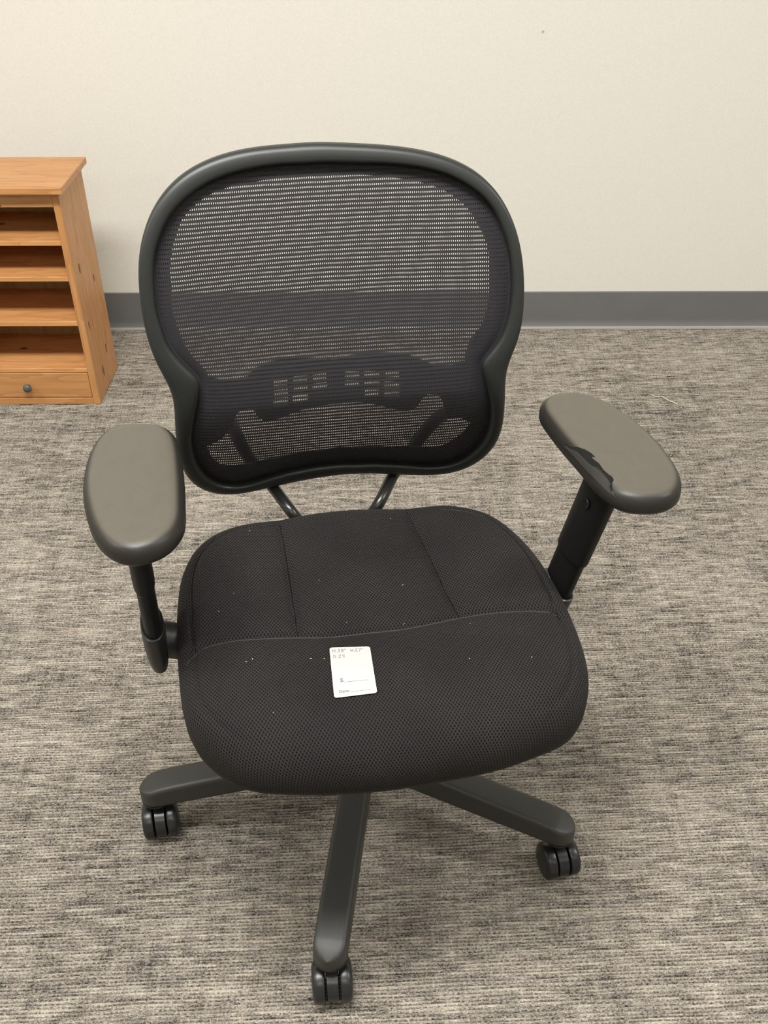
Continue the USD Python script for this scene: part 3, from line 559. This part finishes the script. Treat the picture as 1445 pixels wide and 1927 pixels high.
# ---- base: hub and five legs, each with a twin-wheel caster
obj('hub', lathe([(0.046, 0.074), (0.050, 0.080), (0.050, 0.112), (0.046, 0.124), (0.036, 0.130), (0.028, 0.131)], 48), M['base'], chair, smooth=40)
ROLLS = [-6.0, -14.0, 38.0, -60.0, -12.0]
for k in range(5):
    a = math.radians(LEG_YAW + 72 * k)
    R = 0.316
    dx, dy = math.sin(a), -math.cos(a)
    w0, w1 = 0.0222, 0.0230
    nrm = np.array([-dy, dx]); dd = np.array([dx, dy])
    st = np.r_[np.linspace(0.030, R - 0.004, 14), R + w1 * np.sin(np.radians([0, 14, 27, 40, 52, 63, 73, 81, 86.5, 89.3]))]
    secs = []
    for s_ in st:
        lim = w0 + (w1 - w0) * min(1, s_ / R)
        hw = lim * math.sqrt(max(1e-6, 1 - max(0.0, (s_ - R) / w1) ** 2))
        k_ = min(1.0, hw / 0.012)
        drop = max(0.0, (s_ - R + 0.022) / 0.045)
        zt = 0.1052 + 0.020 * max(0.0, 1 - s_ / R) - 0.0125 * drop ** 2.2
        zb = 0.0700 + 0.010 * max(0.0, 1 - s_ / R)
        half_ = [(hw - 0.0025 * k_, zb), (hw - 0.0006 * k_, zb + 0.0012), (hw, zb + 0.004), (hw - 0.0012 * k_, zt - 0.0065), (hw - 0.0018 * k_, zt - 0.0040), (hw - 0.0030 * k_, zt - 0.0020), (hw - 0.0050 * k_, zt - 0.0008), (hw - 0.0080 * k_, zt - 0.0002), (hw * 0.3, zt)]
        pts = half_ + [(-a_, b_) for a_, b_ in half_[::-1]]
        secs.append([(*(dd * s_ + nrm * a_), b_) for a_, b_ in pts])
    leg = loft(secs)
    lg = obj('leg', leg, M['base'], chair, smooth=75)
    # caster
    e = dd * R
    ra = math.radians(ROLLS[k] - YAW * 0)
    # rolling direction in the chair's frame
    wa = math.radians(ROLLS[k]) + math.radians(YAW)
    roll = np.array([math.sin(wa), math.cos(wa)]); axis = np.array([math.cos(wa), -math.sin(wa)])
    WRAD = 0.0275
    cpos = np.array([*(e - roll * 0.012), WRAD])
    T = np.eye(4); T[:3, 0] = [*roll, 0]; T[:3, 1] = [0, 0, 1]; T[:3, 2] = [*axis, 0]; T[:3, 3] = cpos
    T[:3, 1], T[:3, 0] = np.array([*roll, 0]), np.array([0, 0, -1.0])
    if np.linalg.det(T[:3, :3]) < 0: T[:3, 0] *= -1
    hood = lathe([(0.010, -0.0082), (WRAD - 0.0032, -0.0082), (WRAD - 0.0018, -0.0072), (WRAD - 0.0016, 0.0), (WRAD - 0.0018, 0.0072), (WRAD - 0.0032, 0.0082), (0.010, 0.0082)], 48); hood.apply_transform(T)
    stem = trimesh.creation.cylinder(0.0085, 0.030, sections=24); stem.apply_translation((*e, 0.060))
    collar = lathe([(0.012, 0.0), (0.0225, 0.001), (0.0232, 0.003), (0.0228, 0.0045), (0.012, 0.0045)], 40); collar.apply_translation((*e, 0.0655))
    ca = obj('caster', cat([hood, stem, collar]), M['wheel'], chair, smooth=40)
    for sgn in (-1, 1):
        prof = [(0.004, 0.0098), (WRAD - 0.0035, 0.0098), (WRAD - 0.0008, 0.0108), (WRAD, 0.0130), (WRAD, 0.0200), (WRAD - 0.0012, 0.0235), (WRAD - 0.0045, 0.0258), (WRAD - 0.010, 0.0268), (0.006, 0.0272)]
        wm = lathe([(r, sgn * z) for r, z in prof], 56); wm.apply_transform(T)
        obj('wheel', wm, M['wheel'], ca, smooth=40)
    ax_ = trimesh.creation.cylinder(0.003, 0.044, sections=12); ax_.apply_transform(T)
    obj('axle', ax_, M['metal'], ca, smooth=40)

# ---- arms
PAD_LEVELS = [(0.036, 0.6445), (0.010, 0.6445), (0.0042, 0.6460), (0.0012, 0.6500), (0.0010, 0.6508), (0.0002, 0.6516), (0.0, 0.6570), (0.0008, 0.6620), (0.0032, 0.6665), (0.0052, 0.6685), (0.0068, 0.6697), (0.0084, 0.6705), (0.0100, 0.6712), (0.0125, 0.6719), (0.0145, 0.6722), (0.0175, 0.6724), (0.030, 0.6726)]
def ellipse_loft(rows, yaw, n=40, power=0.85):
    """Rows of (x, y, z, half width, half depth)."""
    c, s = math.cos(yaw), math.sin(yaw); w = np.linspace(0, 2 * np.pi, n, endpoint=False)
    cx, cy = np.sign(np.cos(w)) * np.abs(np.cos(w)) ** power, np.sign(np.sin(w)) * np.abs(np.sin(w)) ** power
    return loft([np.c_[x + rx * cx * c - ry * cy * s, y + rx * cx * s + ry * cy * c, np.full(n, z)] for x, y, z, rx, ry in rows])
PAD_MESH = {}
for side, outline, top, bot in (('left', PAD_LEFT, POST_LEFT[0], POST_LEFT[1]), ('right', PAD_RIGHT, POST_RIGHT[0], POST_RIGHT[1])):
    sg = -1 if side == 'left' else 1
    pm_ = slab(np.array(outline), PAD_LEVELS, None, 140)
    PAD_MESH[side] = pm_
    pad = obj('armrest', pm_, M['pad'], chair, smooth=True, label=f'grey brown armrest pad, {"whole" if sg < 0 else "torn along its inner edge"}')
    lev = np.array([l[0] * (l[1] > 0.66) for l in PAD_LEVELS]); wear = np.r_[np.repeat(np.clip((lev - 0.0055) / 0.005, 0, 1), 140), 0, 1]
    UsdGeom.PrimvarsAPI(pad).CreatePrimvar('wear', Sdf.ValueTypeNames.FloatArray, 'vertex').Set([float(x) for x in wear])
    if side == 'right':
        g_ = np.array(TORN).reshape(TORN_ROWS, -1, 3)
        def sheet(a, th):
            m, n = a.shape[:2]
            nr_ = np.cross(a[1:, :-1] - a[:-1, :-1], a[:-1, 1:] - a[:-1, :-1]); nr_ = np.pad(nr_, ((0, 1), (0, 1), (0, 0)), mode='edge'); nr_ /= np.linalg.norm(nr_, axis=2, keepdims=True) + 1e-12
            if nr_[:, :, 2].mean() < 0: nr_ = -nr_
            b_ = a - nr_ * th
            v_ = np.vstack([a.reshape(-1, 3), b_.reshape(-1, 3)]); f1 = grid_faces(m, n, False); k_ = m * n
            f_ = f1 + [(x + k_, z + k_, y + k_) for x, y, z in f1]
            rim = [i for i in range(n)] + [i * n + n - 1 for i in range(1, m)] + [(m - 1) * n + i for i in range(n - 2, -1, -1)] + [i * n for i in range(m - 2, 0, -1)]
            for i in range(len(rim)):
                p_, q_ = rim[i], rim[(i + 1) % len(rim)]; f_ += [(p_, p_ + k_, q_ + k_), (p_, q_ + k_, q_)]
            return trimesh.Trimesh(v_, f_, process=False)
        jit = rng.normal(0, 0.0004, g_.shape[:2])[..., None] * np.array([0.3, 0.3, 1])
        obj('torn_foam', sheet(g_ + jit, 0.003), M['foam'], pad, smooth=20, label='dark exposed foam where the skin is torn')
        g2 = np.array(FLAP).reshape(FLAP_ROWS, -1, 3)
        obj('torn_skin', sheet(g2, 0.0025), M['skin'], pad, smooth=25, label='curled flap of torn skin')
    top, bot = np.array(top), np.array(bot)
    at = lambda z: bot + (top - bot) * (z - bot[2]) / (top[2] - bot[2])
    yaw = math.radians(7.5)
    def row(z, rx, ry): p = at(z); return (p[0], p[1], z, rx, ry)
    zs = SLEEVE_END[side]
    obj('arm_post', ellipse_loft([row(0.647, 0.0135, 0.033), row(0.640, 0.0130, 0.0325), row(zs + 0.003, 0.0130, 0.0325), row(zs, 0.0122, 0.0316), row(zs - 0.001, 0.0108, 0.0295), row(0.43, 0.0108, 0.0295)], yaw), M['black'], chair, smooth=40)
    rz, tz = (0.478, 0.400) if side == 'left' else (0.450, 0.385)
    h = lambda f: tz + (rz - tz) * f
    sl = ellipse_loft([row(h(0.985), 0.0112, 0.0300), row(h(1.0), 0.0126, 0.0316), row(h(0.985), 0.0140, 0.0332), row(h(0.90), 0.0146, 0.0338), row(h(0.6), 0.0144, 0.0330), row(h(0.36), 0.0132, 0.0300), row(h(0.16), 0.0105, 0.0225), row(h(0.05), 0.0070, 0.0130), row(h(0), 0.0025, 0.0040)], yaw)
    br0 = at(0.445)
    brk = tube([br0 + [-sg * 0.004, 0.006, 0.0], br0 + [-sg * 0.03, 0.008, -0.012], [sg * 0.16, br0[1] + 0.012, 0.390], [sg * 0.07, br0[1] * 0.5, 0.380]], [0.023, 0.021, 0.014, 0.014], 20, 30)
    obj('arm_bracket', cat([sl, brk]), M['bracket'], chair, smooth=40)
    if side == 'right':
        pc = at(0.612)
        bt = lathe([(0.0062, 0), (0.0068, 0.0012), (0.0062, 0.0022), (0.0042, 0.0016), (0.001, 0.0014)], 24)
        bt.apply_transform(trimesh.transformations.rotation_matrix(-math.pi / 2, (0, 1, 0))); bt.apply_transform(trimesh.transformations.rotation_matrix(yaw, (0, 0, 1))); bt.apply_translation(pc + [-0.0127, -0.006, 0])
        obj('release_button', bt, M['black'], chair, smooth=40)

# ------------------------------------------------------------------ the tag lying on the seat
tg = thing('price_tag', 'white rounded paper tag with pencilled sizes lying on the seat front', 'tag', CHAIR, YAW)
TA, TB, TC, TD = (np.array(p) for p in TAG)            # corners: top left, top right, bottom right, bottom left
def on_tag(s, t, lift):
    s, t = np.asarray(s, float)[..., None], np.asarray(t, float)[..., None]
    p = (1 - t) * ((1 - s) * TA + s * TB) + t * ((1 - s) * TD + s * TC)
    z0 = TAGZ[0] + TAGZ[1] * (p[..., 0] - TA[0]) + TAGZ[2] * (p[..., 1] - TA[1])
    return np.c_[p, z0 + lift]
_s, _t = np.meshgrid(np.linspace(0, 1, 9), np.linspace(0, 1, 9)); _p = (1 - _t[..., None]) * ((1 - _s[..., None]) * TA + _s[..., None] * TB) + _t[..., None] * ((1 - _s[..., None]) * TD + _s[..., None] * TC)
_p = _p.reshape(-1, 2); _z = seat_z(_p[:, 0], _p[:, 1])
_A = np.c_[np.ones(len(_p)), _p - TA]; TAGZ = np.linalg.lstsq(_A, _z, rcond=None)[0]; TAGZ[0] += np.max(_z - _A @ TAGZ) + 0.0004
W_, H_ = 0.05, 0.08
cardp = Polygon([(0, 0), (W_, 0), (W_, H_), (0, H_)]).buffer(-0.0035).buffer(0.0035, quad_segs=6)
cm = trimesh.creation.extrude_polygon(cardp, 0.0004, engine='earcut')
def to_tag(m, lift=0.0):
    m = m.copy(); v_ = m.vertices
    m.vertices = on_tag(v_[:, 0] / W_, v_[:, 1] / H_, v_[:, 2] + lift); m.fix_normals(); return m
obj('card', to_tag(cm), M['card'], tg, smooth=False)
STROKES = {'H': [[(0, 0), (0.05, 1)], [(0.62, 0), (0.6, 1)], [(0, 0.5), (0.62, 0.52)]], '.': [[(0.1, 0.95), (0.2, 1)]],
           '3': [[(0.05, 0.1), (0.35, 0), (0.5, 0.2), (0.25, 0.45), (0.55, 0.7), (0.3, 1), (0, 0.9)]],
           '8': [[(0.5, 0.12), (0.25, 0), (0.05, 0.22), (0.3, 0.5), (0.55, 0.78), (0.3, 1), (0.05, 0.8), (0.3, 0.5), (0.52, 0.25), (0.5, 0.12)]],
           '"': [[(0.05, 0), (0.0, 0.25)], [(0.25, 0), (0.2, 0.25)]],
           'W': [[(0, 0.2), (0.12, 0.95), (0.35, 0.45), (0.5, 0.95), (0.75, 0.15)]],
           '2': [[(0.05, 0.2), (0.3, 0), (0.5, 0.25), (0.05, 1), (0.55, 0.97)]], '7': [[(0.0, 0.05), (0.55, 0.0), (0.25, 1.05)]],
           'D': [[(0.08, 0.05), (0.05, 1), (0.4, 0.9), (0.6, 0.5), (0.4, 0.12), (0.0, 0.05)]], '4': [[(0.1, 0), (0.02, 0.5), (0.5, 0.48)], [(0.48, 0), (0.44, 1.1)]]}
def write(text, x, y, h, drift=0.0, gap=0.85):
    out = []
    for ch in text:
        if ch != ' ':
            for st in STROKES[ch]:
                q = LineString([(x + a * h, y + b * h + drift * x) for a, b in st]).buffer(0.00035, quad_segs=2)
                out.append(trimesh.creation.extrude_polygon(q, 0.00006, engine='earcut'))
        x += h * (0.42 if ch in '."' else gap)
    return out
hw = write('H.38"', 0.0035, 0.0032, 0.0050) + write('W.27"', 0.0255, 0.0032, 0.0046) + write('D.24', 0.0040, 0.0125, 0.0050)
obj('handwriting', to_tag(cat(hw), 0.0004), M['pencil'], tg, smooth=False, label='pencilled height, width and depth figures')
pr = []
for txt, x, y, h, bold in (('$', 0.0085, 0.0537, 0.0052, True), ('Date:', 0.0060, 0.0705, 0.0038, True)):
    t_ = meshkit.text_mesh(txt, h, 0.00006, bold); t_.vertices[:, 1] *= -1; t_.vertices += [x, y + 0.0038 * (txt == '$') * 0 + 0.0030, 0]
    pr.append(t_)
pr.append(box(0.0133, 0.0415, 0.0572, 0.0577, 0, 0.00006)); pr.append(box(0.0195, 0.0430, 0.0734, 0.0739, 0, 0.00006))
obj('printed_line', to_tag(cat(pr), 0.0004), M['ink'], tg, smooth=False)

# ------------------------------------------------------------------ lint and a thread
lint = []
for i, (u, v_) in enumerate(SPECKS):
    a = rng.uniform(0, math.pi); L = rng.uniform(0.0004, 0.0012) if i > 3 else 0.0005
    z = float(seat_z([u], [v_])[0]) + 0.0004
    lint.append(tube([(u - L * math.cos(a), v_ - L * math.sin(a), z), (u, v_, z + 0.0003), (u + L * math.cos(a), v_ + L * math.sin(a), z)], 0.00022, 6, 6))
obj('lint', cat(lint), M['thread'], seat, smooth=60, kind='stuff', label='tiny white lint specks caught in the fabric')
obj('thread', tube(THREAD, 0.0008, 8, 40), M['thread'], smooth=60, label='loose white thread lying on the carpet right of the chair', category='thread')
